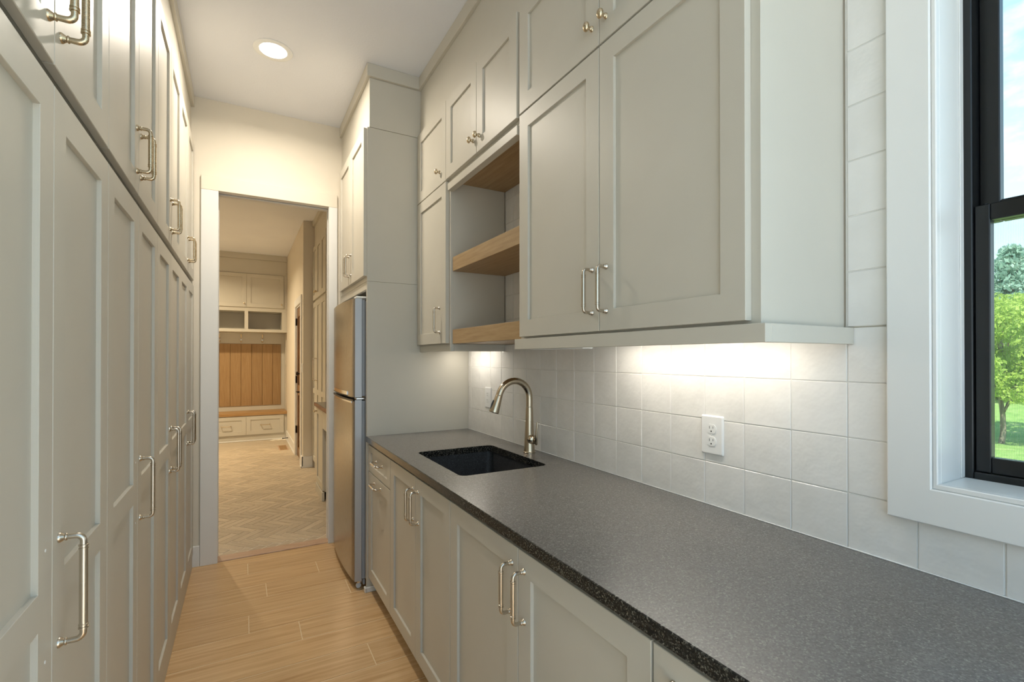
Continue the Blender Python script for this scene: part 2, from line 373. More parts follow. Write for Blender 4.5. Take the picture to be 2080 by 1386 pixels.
# ------------------------------------------------------------------ door fronts, handles, knobs
def fmap(face, pos):
    if face == '-x': return lambda a, z, d: (pos + d, a, z)
    if face == '+x': return lambda a, z, d: (pos - d, a, z)
    return lambda a, z, d: (a, pos + d, z)                # '-y'
ROT = {'-x': math.pi, '+x': 0, '-y': -math.pi / 2}
def shaker(parent, name, face, pos, a0, a1, z0, z1, st=ST, rail=ST, mids=(), th=.0195, rec=.009, mat='cabinet_paint'):
    """framed front: stiles and rails in one mesh, each recessed panel a child"""
    fm = fmap(face, pos); ch = .0012
    A = [a0 + ch, a0 + st, a1 - st, a1 - ch]; Z = [z0 + ch, z0 + rail]
    holes = []
    for (m0, m1) in mids: holes.append((len(Z) - 1)); Z += [m0, m1]
    holes.append(len(Z) - 1); Z += [z1 - rail, z1 - ch]
    mb = MB(); nz = len(Z); vs_ = [fm(a, z, 0) for z in Z for a in A]; fs = []
    for j in range(nz - 1):
        for i in range(3):
            if i == 1 and j in holes: continue
            fs.append([j * 4 + i, j * 4 + i + 1, (j + 1) * 4 + i + 1, (j + 1) * 4 + i])
    mb.add(vs_, fs)
    # outer rim: chamfer, side, back
    P0 = [(A[0], Z[0]), (A[3], Z[0]), (A[3], Z[-1]), (A[0], Z[-1])]; P1 = [(a0, z0), (a1, z0), (a1, z1), (a0, z1)]
    ring = lambda P, d: [fm(p[0], p[1], d) for p in P]
    rr = ring(P0, 0) + ring(P1, ch) + ring(P1, th)
    mb.add(rr, [[k * 4 + i, k * 4 + (i + 1) % 4, (k + 1) * 4 + (i + 1) % 4, (k + 1) * 4 + i] for k in (0, 1) for i in range(4)] + [[8, 9, 10, 11]])
    for j in holes:
        Q = [(A[1], Z[j]), (A[2], Z[j]), (A[2], Z[j + 1]), (A[1], Z[j + 1])]
        q1 = [(A[1] + .0008, Z[j] + .0008), (A[2] - .0008, Z[j] + .0008), (A[2] - .0008, Z[j + 1] - .0008), (A[1] + .0008, Z[j + 1] - .0008)]
        rr = ring(Q, 0) + ring(q1, .0008) + ring(q1, rec + .003)
        mb.add(rr, [[k * 4 + i, k * 4 + (i + 1) % 4, (k + 1) * 4 + (i + 1) % 4, (k + 1) * 4 + i] for k in (0, 1) for i in range(4)])
    o = mb.build(name, mat, parent)
    for j in holes:
        p = fm(A[1] - .0, Z[j], rec); q = fm(A[2], Z[j + 1], rec + .004)
        bx('panel', mat, o, p[0], q[0], p[1], q[1], p[2], q[2], b=.0002)
    return o
HM = {}
def handle_mesh(L_, mat):
    if (L_, mat) in HM: return HM[L_, mat]
    h = L_ / 2; n = .034; er = .011; half = []
    prof = [(0, .0092), (.002, .0092), (.004, .0078), (.008, .0052), (.0095, .0066), (.011, .0066), (.0125, .0048)]
    for d, r in prof: half.append(((d, 0, h), r))
    for k in range(7):
        an = math.pi / 2 * k / 6; half.append(((n - er + er * math.sin(an), 0, h - er + er * math.cos(an)), .0052))
    z = h - er
    for dz, r in ((.006, .0054), (.0065, .0074), (.009, .0074), (.0095, .006), (.0115, .006), (.012, .0072), (.0142, .0072), (.0147, .0063)):
        half.append(((n, 0, z - dz), r))
    full = half + [((p[0], 0, -p[2]), r) for p, r in reversed(half)]
    mb = MB().tube([p for p, r in full], [r for p, r in full], 12)
    me, _ = mb.mesh('handle', False); me.polygons.foreach_set('use_smooth', [True] * len(me.polygons)); me.set_sharp_from_angle(angle=R(50))
    me.materials.append(M[mat]); HM[L_, mat] = me; return me
def knob_mesh(mat, s=1.0):
    if ('k', mat, s) in HM: return HM['k', mat, s]
    pr = [(.0085, 0), (.0085, .0015), (.0074, .003), (.0080, .004), (.0066, .0055), (.0070, .0065), (.0052, .008), (.0048, .014), (.007, .0165),
          (.0118, .0185), (.0138, .0215), (.0132, .026), (.0105, .030), (.006, .0322), (.0001, .033)]
    mb = MB().lathe([(r * s, h * s) for r, h in pr], axis='x', seg=20, sc_=(.86, 1.12))
    me, _ = mb.mesh('knob', False); me.polygons.foreach_set('use_smooth', [True] * len(me.polygons)); me.set_sharp_from_angle(angle=R(50)); me.materials.append(M[mat])
    HM['k', mat, s] = me; return me
def handle(door, face, pos, a, z, L_=.132, horiz=False, mat='brushed_nickel'):
    o = place('handle', handle_mesh(L_, mat), fmap(face, pos)(a, z, 0), door, (R(90) if horiz else 0, 0, ROT[face])); return o
def knob(door, face, pos, a, z, mat='brushed_brass', s=1.0):
    return place('knob', knob_mesh(mat, s), fmap(face, pos)(a, z, 0), door, (0, 0, ROT[face]))

# ------------------------------------------------------------------ left run: tall lower and upper cabinets
XD = -.285; XF = -.3048
wnm = ['beside the door casing', 'second from the door casing', 'third from the door casing', 'fourth from the door casing', 'fifth from the door casing']
for k in range(5):
    c = 3.404 - .766 * k; y0, y1 = c - .383, c + .383
    t = thing('tall_cabinet', (-.6, c, 0), 'tall greige lower cabinet in the left run, ' + wnm[k] + (', lacking one handle' if k in (2, 3) else ''), 'cabinet')
    bx('body', 'cabinet_paint', t, XL + .002, XF, y0 + .0005, y1 - .0005, .0, 1.846)
    for s_ in (-1, 1):
        a0, a1 = (y0 + .0015, c - .0015) if s_ < 0 else (c + .0015, y1 - .0015)
        dd = shaker(t, 'door', '+x', XD, a0, a1, .088, 1.850, mids=[(.939, .999)])
        if s_ < 0 and k in (2, 3):
            for z in (.876, 1.060): MB().lathe([(.0026, 0), (.0026, .0008), (.0001, .001)], (XD, c - .033, z), 'x', 10).build('screw_hole', 'white_plastic', dd)
        else: handle(dd, '+x', XD, c + s_ * .033, .967, .186)
    u = thing('wall_cabinet', (-.6, c, 1.886), 'greige double-door upper cabinet in the left run, ' + wnm[k], 'cabinet')
    bx('body', 'cabinet_paint', u, XL + .002, XF, y0 + .0005, y1 - .0005, 1.892, 2.79)
    for s_ in (-1, 1):
        a0, a1 = (y0 + .0015, c - .0015) if s_ < 0 else (c + .0015, y1 - .0015)
        dd = shaker(u, 'door', '+x', XD, a0, a1, 1.8855, 2.782, th=.0165)
        handle(dd, '+x', XD, c + s_ * .033, 2.016, .132, mat='brushed_brass')
yl0 = 3.404 - .766 * 4.5; yl1 = 3.787
struct('trim_2', 'cabinet_paint', [(XL, XF + .0005, yl0, YB - .001, 2.7905, 3.037), (XL, XD - .0005, yl0, YB - .001, 3.037, ZC - .0005)], 'greige frieze and flat crown above the left cabinets', b=.0015)
struct('trim_3', 'cabinet_paint', [(XL, XF, yl1, YB - .001, 0, 2.79)], 'narrow greige filler between left cabinets and door wall', b=.001)
struct('baseboard_left', 'cabinet_paint', [(XF + .0005, XD - .003, yl0, YB - .02, 0, .084)], 'low greige base moulding under the left cabinets', b=.004)

# ------------------------------------------------------------------ right run: upper cabinets
UX, UF = .940, .960
LB = 1.460; LT = 2.3225; UB0 = 2.3295; UT = 2.750
t = thing('wall_cabinet', (1.12, 1.14, 1.412), 'large greige four-door upper cabinet next to the window', 'cabinet')
bx('body', 'cabinet_paint', t, UF, XW - .001, .633, 1.645, 1.4522, 2.7525)
bx('light_rail', 'cabinet_paint', t, UX, UX + .0195, .611, 1.662, 1.412, 1.452)
bx('light_rail', 'cabinet_paint', t, UX + .0197, XW - .001, .611, .6305, 1.412, 1.452)
for a0, a1, s_ in ((.656, 1.1405, -1), (1.1435, 1.624, 1)):
    dd = shaker(t, 'door', '-x', UX, a0, a1, LB, LT); handle(dd, '-x', UX, 1.142 + s_ * .033, 1.584)
    dd = shaker(t, 'door', '-x', UX, a0, a1, UB0, UT); knob(dd, '-x', UX, 1.142 + s_ * .033, 2.396)
t = thing('wall_cabinet', (1.12, 2.02, 2.258), 'short greige two-knob upper cabinet above the open wooden shelves', 'cabinet')
bx('body', 'cabinet_paint', t, UF, XW - .001, 1.6455, 2.3845, 2.316, 2.7525)
bx('bottom_rail', 'cabinet_paint', t, UF - .018, UF + .016, 1.6465, 2.3835, 2.262, 2.300)
bx('bottom_rail', 'cabinet_paint', t, UF, UF + .012, 1.6465, 2.3835, 2.3003, 2.316)
bp = bx('bottom_panel', 'oak_shelf', t, UF + .0165, XW - .001, 1.6465, 2.3835, 2.310, 2.3155); bp['label'] = 'oak underside panel'
for a0, a1, s_ in ((1.6465, 2.021, -1), (2.024, 2.404, 1)):
    dd = shaker(t, 'door', '-x', UX, a0, a1, UB0 - .002, UT); knob(dd, '-x', UX, 2.0225 + s_ * .033, 2.396)
t = thing('wall_cabinet', (1.12, 2.64, 1.414), 'narrow greige upper cabinet between open shelves and refrigerator panel', 'cabinet')
bx('body', 'cabinet_paint', t, UF, XW - .001, 2.387, 2.891, 1.4522, 2.7525)
bx('light_rail', 'cabinet_paint', t, UF, UF + .019, 2.387, 2.891, 1.414, 1.452)
bx('light_rail', 'cabinet_paint', t, UF + .0193, XW - .001, 2.387, 2.405, 1.414, 1.452)
dd = shaker(t, 'door', '-x', UX, 2.4075, 2.886, LB - .004, LT - .003); handle(dd, '-x', UX, 2.4075 + .085, 1.584, mat='brushed_nickel')
dd = shaker(t, 'door', '-x', UX, 2.4075, 2.886, UB0 - .004, UT); knob(dd, '-x', UX, 2.4075 + .085, 2.396)
for z0, z1, lab in ((1.838, 1.913, 'thick oak shelf across the middle of the open niche'), (1.453, 1.528, 'thick oak shelf at the bottom of the open niche')):
    o = bx('shelf', 'oak_shelf', None, .970, XW - .001, 1.6475, 2.3825, z0, z1, b=.0015); tag(o, lab, 'shelf')
struct('trim_4', 'cabinet_paint', [(UF, 1.29, .633, 2.886, 2.7535, 3.037), (UX + .004, 1.29, .613, 2.886, 3.0375, ZC - .0005)], 'greige frieze and flat crown above the right upper cabinets', b=.0015)

# under-cabinet lights
def strip(y0, y1, label, wts):
    t = thing('under_cabinet_light', (1.17, (y0 + y1) / 2, 1.452), label, 'light')
    bx('housing', 'white_plastic', t, 1.155, 1.185, y0, y1, 1.438, 1.4515)
    bx('lens', 'strip_lens', t, 1.158, 1.182, y0 + .004, y1 - .004, 1.4355, 1.4378, b=.0004)
    ld = bpy.data.lights.new('strip_lamp', 'AREA'); ld.shape = 'RECTANGLE'; ld.size = .03; ld.size_y = (y1 - y0); ld.energy = wts; ld.color = (1, .95, .87)
    place('strip_lamp', ld, (1.17, (y0 + y1) / 2, 1.433), t, (0, R(-12), 0))
strip(.72, 1.40, 'slim white LED bar under the large upper cabinet', STRIP_W)
strip(2.46, 2.82, 'slim white LED bar under the narrow upper cabinet', STRIP_W * .6)
o = bx('light_driver', 'white_plastic', None, .975, 1.02, 1.27, 1.60, 1.4095, 1.4515, b=.002); tag(o, 'long white driver box beside the LED bar under the large upper cabinet', 'driver box')

# ------------------------------------------------------------------ right run: base cabinets
BX = .645; BF = .6648; BT = .868; BB = .092
def base(y0, y1, label):
    t = thing('base_cabinet', (.97, (y0 + y1) / 2, 0), label, 'cabinet')
    return t
t = base(2.409, 2.891, 'narrow greige base cabinet with drawer beside the refrigerator panel')
bx('body', 'cabinet_paint', t, BF, 1.285, 2.4095, 2.891, .1, .883); bx('toe_kick', 'cabinet_paint', t, .735, .75, 2.4095, 2.891, 0, .0995)
dd = shaker(t, 'drawer', '-x', BX, 2.411, 2.886, .716, BT, rail=.038, st=.055); handle(dd, '-x', BX, 2.625, .800, .132, True)
dd = shaker(t, 'door', '-x', BX, 2.411, 2.886, BB, .711); handle(dd, '-x', BX, 2.665, .672, .132, True)
t = base(1.608, 2.409, 'greige sink base cabinet with two doors')
for q in ((BF, BF + .02, 1.6085, 2.4085, .1, .883), (BF + .0205, 1.285, 1.6085, 1.627, .1, .883), (BF + .0205, 1.285, 2.390, 2.4085, .1, .883), (BF + .0205, 1.285, 1.6275, 2.3895, .1, .118)): bx('body', 'cabinet_paint', t, *q)
bx('toe_kick', 'cabinet_paint', t, .735, .75, 1.6085, 2.4085, 0, .0995)
for a0, a1, s_ in ((1.6105, 1.9985, -1), (2.0015, 2.4065, 1)):
    dd = shaker(t, 'door', '-x', BX, a0, a1, BB, BT); handle(dd, '-x', BX, 2.0 + s_ * .033, .745, .132)
t = base(.637, 1.608, 'wide greige two-door base cabinet beside the sink cabinet')
bx('body', 'cabinet_paint', t, BF, 1.285, .6375, 1.6075, .1, .883); bx('toe_kick', 'cabinet_paint', t, .735, .75, .6375, 1.6075, 0, .0995)
for a0, a1, s_ in ((.6395, 1.1205, -1), (1.1235, 1.6055, 1)):
    dd = shaker(t, 'door', '-x', BX, a0, a1, BB, BT); handle(dd, '-x', BX, 1.122 + s_ * .033, .752, .132)
t = base(-.33, .637, 'greige two-door base cabinet below the window')
bx('body', 'cabinet_paint', t, BF, 1.285, -.33, .6365, .1, .883); bx('toe_kick', 'cabinet_paint', t, .735, .75, -.33, .6365, 0, .0995)
for a0, a1, aa in ((-.328, .152, .12), (.155, .634, .585)):
    dd = shaker(t, 'door', '-x', BX, a0, a1, BB, BT); handle(dd, '-x', BX, aa, .752, .132)

# ------------------------------------------------------------------ countertop with sink cut-out
SX0, SX1, SY0, SY1, SR = .744, 1.150, 1.738, 2.288, .03
CX0, CX1, CY0, CY1, CZ0, CZ1 = .632, 1.290, -.36, 2.8915, .884, .9155
def rrect(x0, x1, y0, y1, r, n=5):
    p = []
    for cx, cy, a0 in ((x1 - r, y1 - r, 0), (x0 + r, y1 - r, 90), (x0 + r, y0 + r, 180), (x1 - r, y0 + r, 270)):
        for k in range(n + 1): a = R(a0 + 90 * k / n); p.append((cx + r * math.cos(a), cy + r * math.sin(a)))
    return p
t = thing('countertop', (.96, 1.27, CZ0), 'dark speckled granite countertop with a sink cut-out', 'countertop')
def slab(z0, z1, inset):
    """rectangular slab with a rounded hole, top/bottom and walls"""
    mb = MB(); hole = rrect(SX0, SX1, SY0, SY1, SR); n = len(hole)
    mbv = bmesh.new()
    o_ = [mbv.verts.new((a, b_, z1)) for a, b_ in ((CX0 + inset, CY0), (CX1, CY0), (CX1, CY1), (CX0 + inset, CY1))]
    h_ = [mbv.verts.new((a, b_, z1)) for a, b_ in hole]
    ed = [mbv.edges.new((o_[i], o_[(i + 1) % 4])) for i in range(4)] + [mbv.edges.new((h_[i], h_[(i + 1) % n])) for i in range(n)]
    bmesh.ops.triangle_fill(mbv, use_beauty=True, use_dissolve=False, edges=ed)
    mbv.verts.index_update()
    top = [(v.co.x, v.co.y, v.co.z) for v in mbv.verts]; fs = [[v.index for v in f.verts] for f in mbv.faces]; mbv.free()
    return top, fs, hole
top, fs, hole = slab(CZ0, CZ1, .003)
MB().add(top, fs).add([(a, b_, CZ0) for a, b_, _ in top], fs).build('top_surface', 'granite_honed', t)
mb = MB(); e = .003
prof = [(CX0 + e, CZ1), (CX0 + .0008, CZ1 - .0009), (CX0, CZ1 - e), (CX0, CZ0 + .001), (CX0 + .001, CZ0)]
vs_ = [(x, yy, z) for yy in (CY0, CY1) for x, z in prof]; n = len(prof)
mb.add(vs_, [[i, i + 1, n + i + 1, n + i] for i in range(n - 1)])
for yy in (CY0, CY1): mb.add([(CX0 + .001, yy, CZ0), (CX0, yy, CZ0 + .001), (CX0, yy, CZ1 - e), (CX0 + e, yy, CZ1), (CX1, yy, CZ1), (CX1, yy, CZ0)], [[0, 1, 2, 3, 4, 5]])
nh = len(hole); vs_ = [(a, b_, CZ1) for a, b_ in hole] + [(a, b_, CZ0) for a, b_ in hole]
mb.add(vs_, [[i, (i + 1) % nh, nh + (i + 1) % nh, nh + i] for i in range(nh)])
o = mb.build('edge', 'granite_polished', t); o['label'] = 'near-black polished granite edge with light flecks'
bx('caulk', 'window_trim_paint', t, XW - .0035, XW - .0004, CY0, CY1 - .001, CZ1 + .0001, CZ1 + .003, b=.001)['label'] = 'thin white caulk line'
# sink bowl
t = thing('sink', (.947, 2.013, .66), 'black granite-composite undermount sink set in the countertop', 'sink')
mb = MB(); loops = []
for dz, off, r in ((.8835, .0, SR), (.8835, -.006, SR), (.70, .004, .036), (.672, .012, .04), (.664, .03, .045)):
    loops.append([(a, b_, dz) for a, b_ in rrect(SX0 + off, SX1 - off, SY0 + off, SY1 - off, r)])
loops[0] = [(a, b_, .8835) for a, b_ in rrect(SX0 - .03, SX1 + .03, SY0 - .03, SY1 + .03, .04)]
nl = len(loops[0]); vs_ = [p for l_ in loops for p in l_]
mb.add(vs_, [[k * nl + i, k * nl + (i + 1) % nl, (k + 1) * nl + (i + 1) % nl, (k + 1) * nl + i] for k in range(len(loops) - 1) for i in range(nl)], True)
mb.add(loops[-1], [list(range(nl))])
o = mb.build('bowl', 'sink_composite', t); md = o.modifiers.new('thickness', 'SOLIDIFY'); md.thickness = .006; md.offset = -1
MB().lathe([(.045, .6655), (.045, .668), (.036, .668), (.034, .6662), (.0001, .6662)], (.99, 2.013, 0)).build('drain', 'chrome', t)
# faucet
t = thing('faucet', (1.222, 2.014, CZ1), 'brushed nickel gooseneck pull-down faucet behind the sink', 'faucet')
fx, fy, z0 = 1.222, 2.014, CZ1 + .0003
MB().lathe([(.0295, 0), (.0295, .004), (.0275, .006), (.0268, .010), (.0225, .09), (.0185, .19), (.0172, .222), (.0001, .222)], (fx, fy, z0), seg=28).build('body', 'faucet_nickel', t)
mb = MB(); pts = [(fx, fy, z0 + .224), (fx, fy, z0 + .255)]; rad = [.0162, .0162]; ar = .0835; zc = z0 + .268
for k in range(17):
    a = R(k * 160 / 16); pts.append((fx - ar + ar * math.cos(a), fy, zc + ar * math.sin(a))); rad.append(.0162)
ex, ez = pts[-1][0], pts[-1][2]; dx, dz = -math.sin(R(160)), math.cos(R(160))
dirv = Vector((dx, 0, dz)).normalized()
pts.append((ex + dirv.x * .012, fy, ez + dirv.z * .012)); rad.append(.0162)
mb.tube(pts, rad, 18).build('spout', 'faucet_nickel', t)
p0 = Vector(pts[-1])
sp = [(0.0005, .0162), (.003, .0172), (.012, .0176), (.04, .0200), (.080, .0240), (.084, .0236), (.086, .020)]
MB().tube([tuple(p0 + dirv * d) for d, r in sp], [r for d, r in sp], 20).build('spray_head', 'faucet_nickel', t)
pm = p0 + dirv * .05; sd_ = Vector((dirv.z, 0, -dirv.x))
MB().tube([tuple(pm - dirv * .02 - sd_ * -.0205), tuple(pm + sd_ * .022), tuple(pm + dirv * .022 + sd_ * .0215)], [.003, .0045, .003], 8).build('spray_button', 'black_plastic', t)
mb = MB()
mb.lathe([(.0001, -.002), (.012, -.004), (.0185, -.012), (.0205, -.021), (.0205, -.030), (.0192, -.0315), (.0205, -.033), (.0188, -.043), (.013, -.048), (.0085, -.049), (.0075, -.062), (.0001, -.062)], (fx, fy, z0 + .068), 'y', 24, (1.12, 1.12))
lv = mb.build('handle_hub', 'faucet_nickel', t)
MB().tube([(fx, fy - .064, z0 + .046), (fx, fy - .064, z0 + .05), (fx, fy - .066, z0 + .09), (fx + .002, fy - .070, z0 + .148), (fx + .002, fy - .0705, z0 + .156)], [.004, .0064, .0058, .0050, .0032], 12).build('lever', 'faucet_nickel', t)

# ------------------------------------------------------------------ outlets
def outlet(yc, zc, label):
    t = thing('outlet', (XW, yc, zc), label, 'outlet'); x = XW - .0002
    w_, h_ = .040, .061
    mb = MB(); P = rrect(yc - w_, yc + w_, zc - h_, zc + h_, .004, 3); Q = rrect(yc - w_ + .004, yc + w_ - .004, zc - h_ + .004, zc + h_ - .004, .003, 3); n = len(P)
    vs_ = [(x, a, b_) for a, b_ in P] + [(x - .0035, a, b_) for a, b_ in P] + [(x - .0065, a, b_) for a, b_ in Q]
    mb.add(vs_, [[k * n + i, k * n + (i + 1) % n, (k + 1) * n + (i + 1) % n, (k + 1) * n + i] for k in (0, 1) for i in range(n)]); mb.add(vs_[2 * n:], [list(range(n))])
    pl = mb.build('cover_plate', 'white_plastic', t); xf = x - .0065
    for dz in (.0195, -.0195):
        P = []
        for k in range(28):
            a = 2 * math.pi * k / 28; P.append((yc + .0172 * math.cos(a), zc + dz + max(-.0142, min(.0142, .0172 * math.sin(a)))))
        mb = MB(); n = len(P); vs_ = [(xf + .0005, a, b_) for a, b_ in P] + [(xf - .0018, a, b_) for a, b_ in P]
        mb.add(vs_, [[i, (i + 1) % n, n + (i + 1) % n, n + i] for i in range(n)]); mb.add(vs_[n:], [list(range(n))])
        rc = mb.build('receptacle', 'white_plastic', t)
        mb = MB(); mb.box(xf - .0021, xf - .0017, yc + .0055, yc + .0072, zc + dz + .000, zc + dz + .0085, b=.0001); mb.build('slot', 'dark_slot', rc)
        mb = MB(); mb.box(xf - .0021, xf - .0017, yc - .0072, yc - .0055, zc + dz + .001, zc + dz + .0085, b=.0001); mb.build('slot', 'dark_slot', rc)
        MB().lathe([(.0024, xf - .0021), (.0024, xf - .0017), (.0001, xf - .0017)], (0, yc, zc + dz - .0075), 'x', 10).build('slot', 'dark_slot', rc)
    MB().lathe([(.0001, xf - .0012), (.002, xf - .0008), (.0026, xf + .0002)], (0, yc, zc), 'x', 10).build('screw', 'white_plastic', t)
outlet(1.012, 1.137, 'white duplex outlet on the tiles under the large upper cabinet')
outlet(2.594, 1.140, 'white duplex outlet on the tiles behind the faucet spout')

# ------------------------------------------------------------------ refrigerator cabinet
t = thing('refrigerator_cabinet', (.96, 3.3, 0), 'tall greige cabinet enclosing the refrigerator with two doors on top', 'cabinet')
PY = 2.893
bx('side_panel', 'cabinet_paint', t, .637, XW + .002, PY, PY + .019, .0, 1.831, b=.001)
bx('body', 'cabinet_paint', t, .637, XW + .002, PY, 3.795, 1.8318, 2.7445, b=.001)
bx('top_rail', 'cabinet_paint', t, .637, .656, PY + .0195, 3.71, 1.785, 1.8312)
bx('side_panel', 'cabinet_paint', t, .637, XW + .002, 3.715, 3.795, 0, 1.8312)
bx('interior_back', 'cabinet_paint', t, 1.27, 1.289, PY + .02, 3.714, .0, 1.831)
bx('base_shoe', 'trim_paint', t, .627, .73, PY - .012, PY - .0003, 0, .03, b=.005)
bx('base_shoe', 'trim_paint', t, .624, .6365, PY - .012, PY + .02, 0, .03, b=.005)
for a0, a1, s_ in ((2.8985, 3.3035, -1), (3.3065, 3.711, 1)):
    dd = shaker(t, 'door', '-x', .617, a0, a1, 1.862, 2.738); handle(dd, '-x', .617, 3.305 + s_ * .033, 1.985)
struct('trim_5', 'cabinet_paint', [(.648, 1.29, PY - .005, 3.799, 2.7455, 3.037), (.631, 1.29, PY - .024, 3.799, 3.0375, ZC - .0005)], 'greige frieze and flat crown above the refrigerator cabinet', b=.0015)

# refrigerator
t = thing('refrigerator', (.93, 3.32, 0), 'stainless steel top-freezer refrigerator with bowed doors', 'refrigerator')
RY0, RY1 = 2.940, 3.695
bx('body', 'fridge_side', t, .640, 1.25, RY0 + .003, RY1, .055, 1.722, b=.004)
def bowed(z0, z1, name):
    pts = []; n = 22
    for k in range(n + 1):
        yy = RY0 + (RY1 - RY0) * k / n; q = (yy - (RY0 + RY1) / 2) / ((RY1 - RY0) / 2)
        pts.append((.556 + .019 * q * q + (.010 * max(0, abs(q) - .94) / .06), yy))
    poly = pts + [(.617, RY1), (.617, RY0)]
    mb = MB(); m_ = len(pts)
    for (a, b_), (c, d) in zip(pts, pts[1:]): mb.add([(a, b_, z0), (c, d, z0), (c, d, z1), (a, b_, z1)], [[0, 1, 2, 3]], True)
    vs_ = [(a, b_, z) for z in (z0, z1) for a, b_ in poly]; N = len(poly)
    mb.add(vs_, [list(range(N)), list(range(N, 2 * N))])
    for i in range(m_ - 1, N): mb.add([vs_[i], vs_[(i + 1) % N], vs_[N + (i + 1) % N], vs_[N + i]], [[0, 1, 2, 3]])
    o = mb.build(name, 'stainless', t)
    bx('side_cap', 'fridge_side', o, .5775, .6168, RY0 - .0012, RY0 - .0002, z0 + .001, z1 - .001, b=.0003)
    bx('gasket', 'grey_plastic', o, .6178, .6395, RY0 + .008, RY1 - .008, z0 + .006, z1 - .006, b=.003)
    return o
fd = bowed(1.142, 1.732, 'freezer_door'); rd = bowed(.052, 1.128, 'refrigerator_door')
def strip_bow(parent, name, mat, z0, z1, off, th, ya, yb):
    mb = MB(); n = 14; A = []
    for k in range(n + 1):
        yy = ya + (yb - ya) * k / n; q = (yy - (RY0 + RY1) / 2) / ((RY1 - RY0) / 2); A.append((.556 + .019 * q * q - off, yy))
    for (a, b_), (c, d) in zip(A, A[1:]):
        mb.add([(a, b_, z0), (c, d, z0), (c, d, z1), (a, b_, z1), (a + th, b_, z0), (c + th, d, z0), (c + th, d, z1), (a + th, b_, z1)], [[0, 1, 2, 3], [0, 1, 5, 4], [3, 2, 6, 7], [4, 5, 6, 7]])
    mb.add([(A[0][0], ya, z0), (A[0][0] + th, ya, z0), (A[0][0] + th, ya, z1), (A[0][0], ya, z1)], [[0, 1, 2, 3]])
    mb.add([(A[-1][0], yb, z0), (A[-1][0] + th, yb, z0), (A[-1][0] + th, yb, z1), (A[-1][0], yb, z1)], [[0, 1, 2, 3]])
    return mb.build(name, mat, parent)
strip_bow(fd, 'handle', 'chrome', 1.150, 1.172, .004, .0035, 3.09, 3.66)
strip_bow(fd, 'handle_recess', 'black_plastic', 1.1425, 1.1495, .0015, .0012, 3.09, 3.66)
strip_bow(rd, 'handle', 'chrome', 1.108, 1.118, .004, .0035, 2.99, 3.66)
strip_bow(rd, 'handle_recess', 'black_plastic', 1.1185, 1.1275, .002, .0018, 2.96, 3.66)
bx('hinge', 'chrome', t, .585, .66, RY0 + .002, RY0 + .05, 1.1295, 1.140, b=.002)
bx('hinge_cover', 'white_plastic', t, .585, .70, RY0 + .004, RY0 + .075, 1.7335, 1.745, b=.003)
bx('kick_grille', 'grey_plastic', t, .628, .64, RY0 + .01, RY1 - .01, .022, .0545, b=.002)
for yy in (2.972, 3.64):
    MB().lathe([(.0001, -.009), (.013, -.009), (.0155, -.006), (.0155, .006), (.013, .009), (.0001, .009)], (.606, yy, .0157), 'y', 18).build('caster', 'clear_wheel', t)
    bx('caster_bracket', 'chrome', t, .598, .6275, yy - .012, yy + .012, .032, .051, b=.001)

# ------------------------------------------------------------------ window
wd = place('window_1', None, (1.30, 0, WZ0)); tag(wd, 'black-framed double-hung window with wide white casing', kind='structure'); wd.empty_display_size = .1
cx0, cx1 = 1.268, 1.2875
def picture_frame(name, mat, parent, x0, x1, oy0, oy1, oz0, oz1, iy0, iy1, iz0, iz1, ch=.0025):
    O = [(oy0, oz0), (oy1, oz0), (oy1, oz1), (oy0, oz1)]; I = [(iy0, iz0), (iy1, iz0), (iy1, iz1), (iy0, iz1)]
    o2 = [(oy0 + ch, oz0 + ch), (oy1 - ch, oz0 + ch), (oy1 - ch, oz1 - ch), (oy0 + ch, oz1 - ch)]; i2 = [(iy0 - ch, iz0 - ch), (iy1 + ch, iz0 - ch), (iy1 + ch, iz1 + ch), (iy0 - ch, iz1 + ch)]
    L_ = [[(x1, a, b) for a, b in O], [(x0 + ch, a, b) for a, b in O], [(x0, a, b) for a, b in o2], [(x0, a, b) for a, b in i2], [(x0 + ch, a, b) for a, b in I], [(x1, a, b) for a, b in I]]
    mb = MB(); mb.add([p for l_ in L_ for p in l_], [[k * 4 + i, k * 4 + (i + 1) % 4, ((k + 1) % 6) * 4 + (i + 1) % 4, ((k + 1) % 6) * 4 + i] for k in range(6) for i in range(4)])
    return mb.build(name, mat, parent)
picture_frame('casing', 'window_trim_paint', wd, cx0, cx1, -.551, .537, 1.025, WZ1 + .09, WY0 - .008, WY1 + .008, WZ0 - .008, WZ1 + .008)
picture_frame('inner_bead', 'window_trim_paint', wd, cx0 + .004, cx1, WY0 - .0078, WY1 + .0078, WZ0 - .0078, WZ1 + .0078, WY0 + .0015, WY1 - .0015, WZ0 + .0035, WZ1 - .0015, .002)
for q in ((1.2878, 1.4045, WY1 - .0015, WY1 + .012, WZ0, WZ1), (1.2878, 1.4045, WY0 - .012, WY0 + .0015, WZ0, WZ1), (1.2878, 1.4045, WY0 + .002, WY1 - .002, WZ0 - .012, WZ0 + .0035), (1.2878, 1.4045, WY0 + .002, WY1 - .002, WZ1 - .0015, WZ1 + .012)):
    bx('jamb', 'window_trim_paint', wd, *q, b=.002)
bx('stop_bead', 'window_trim_paint', wd, 1.386, 1.404, WY1 - .0035, WY1 - .0017, WZ0 + .004, WZ1 - .002, b=.001)
fy0, fy1 = WY0 - .006, WY1 + .004
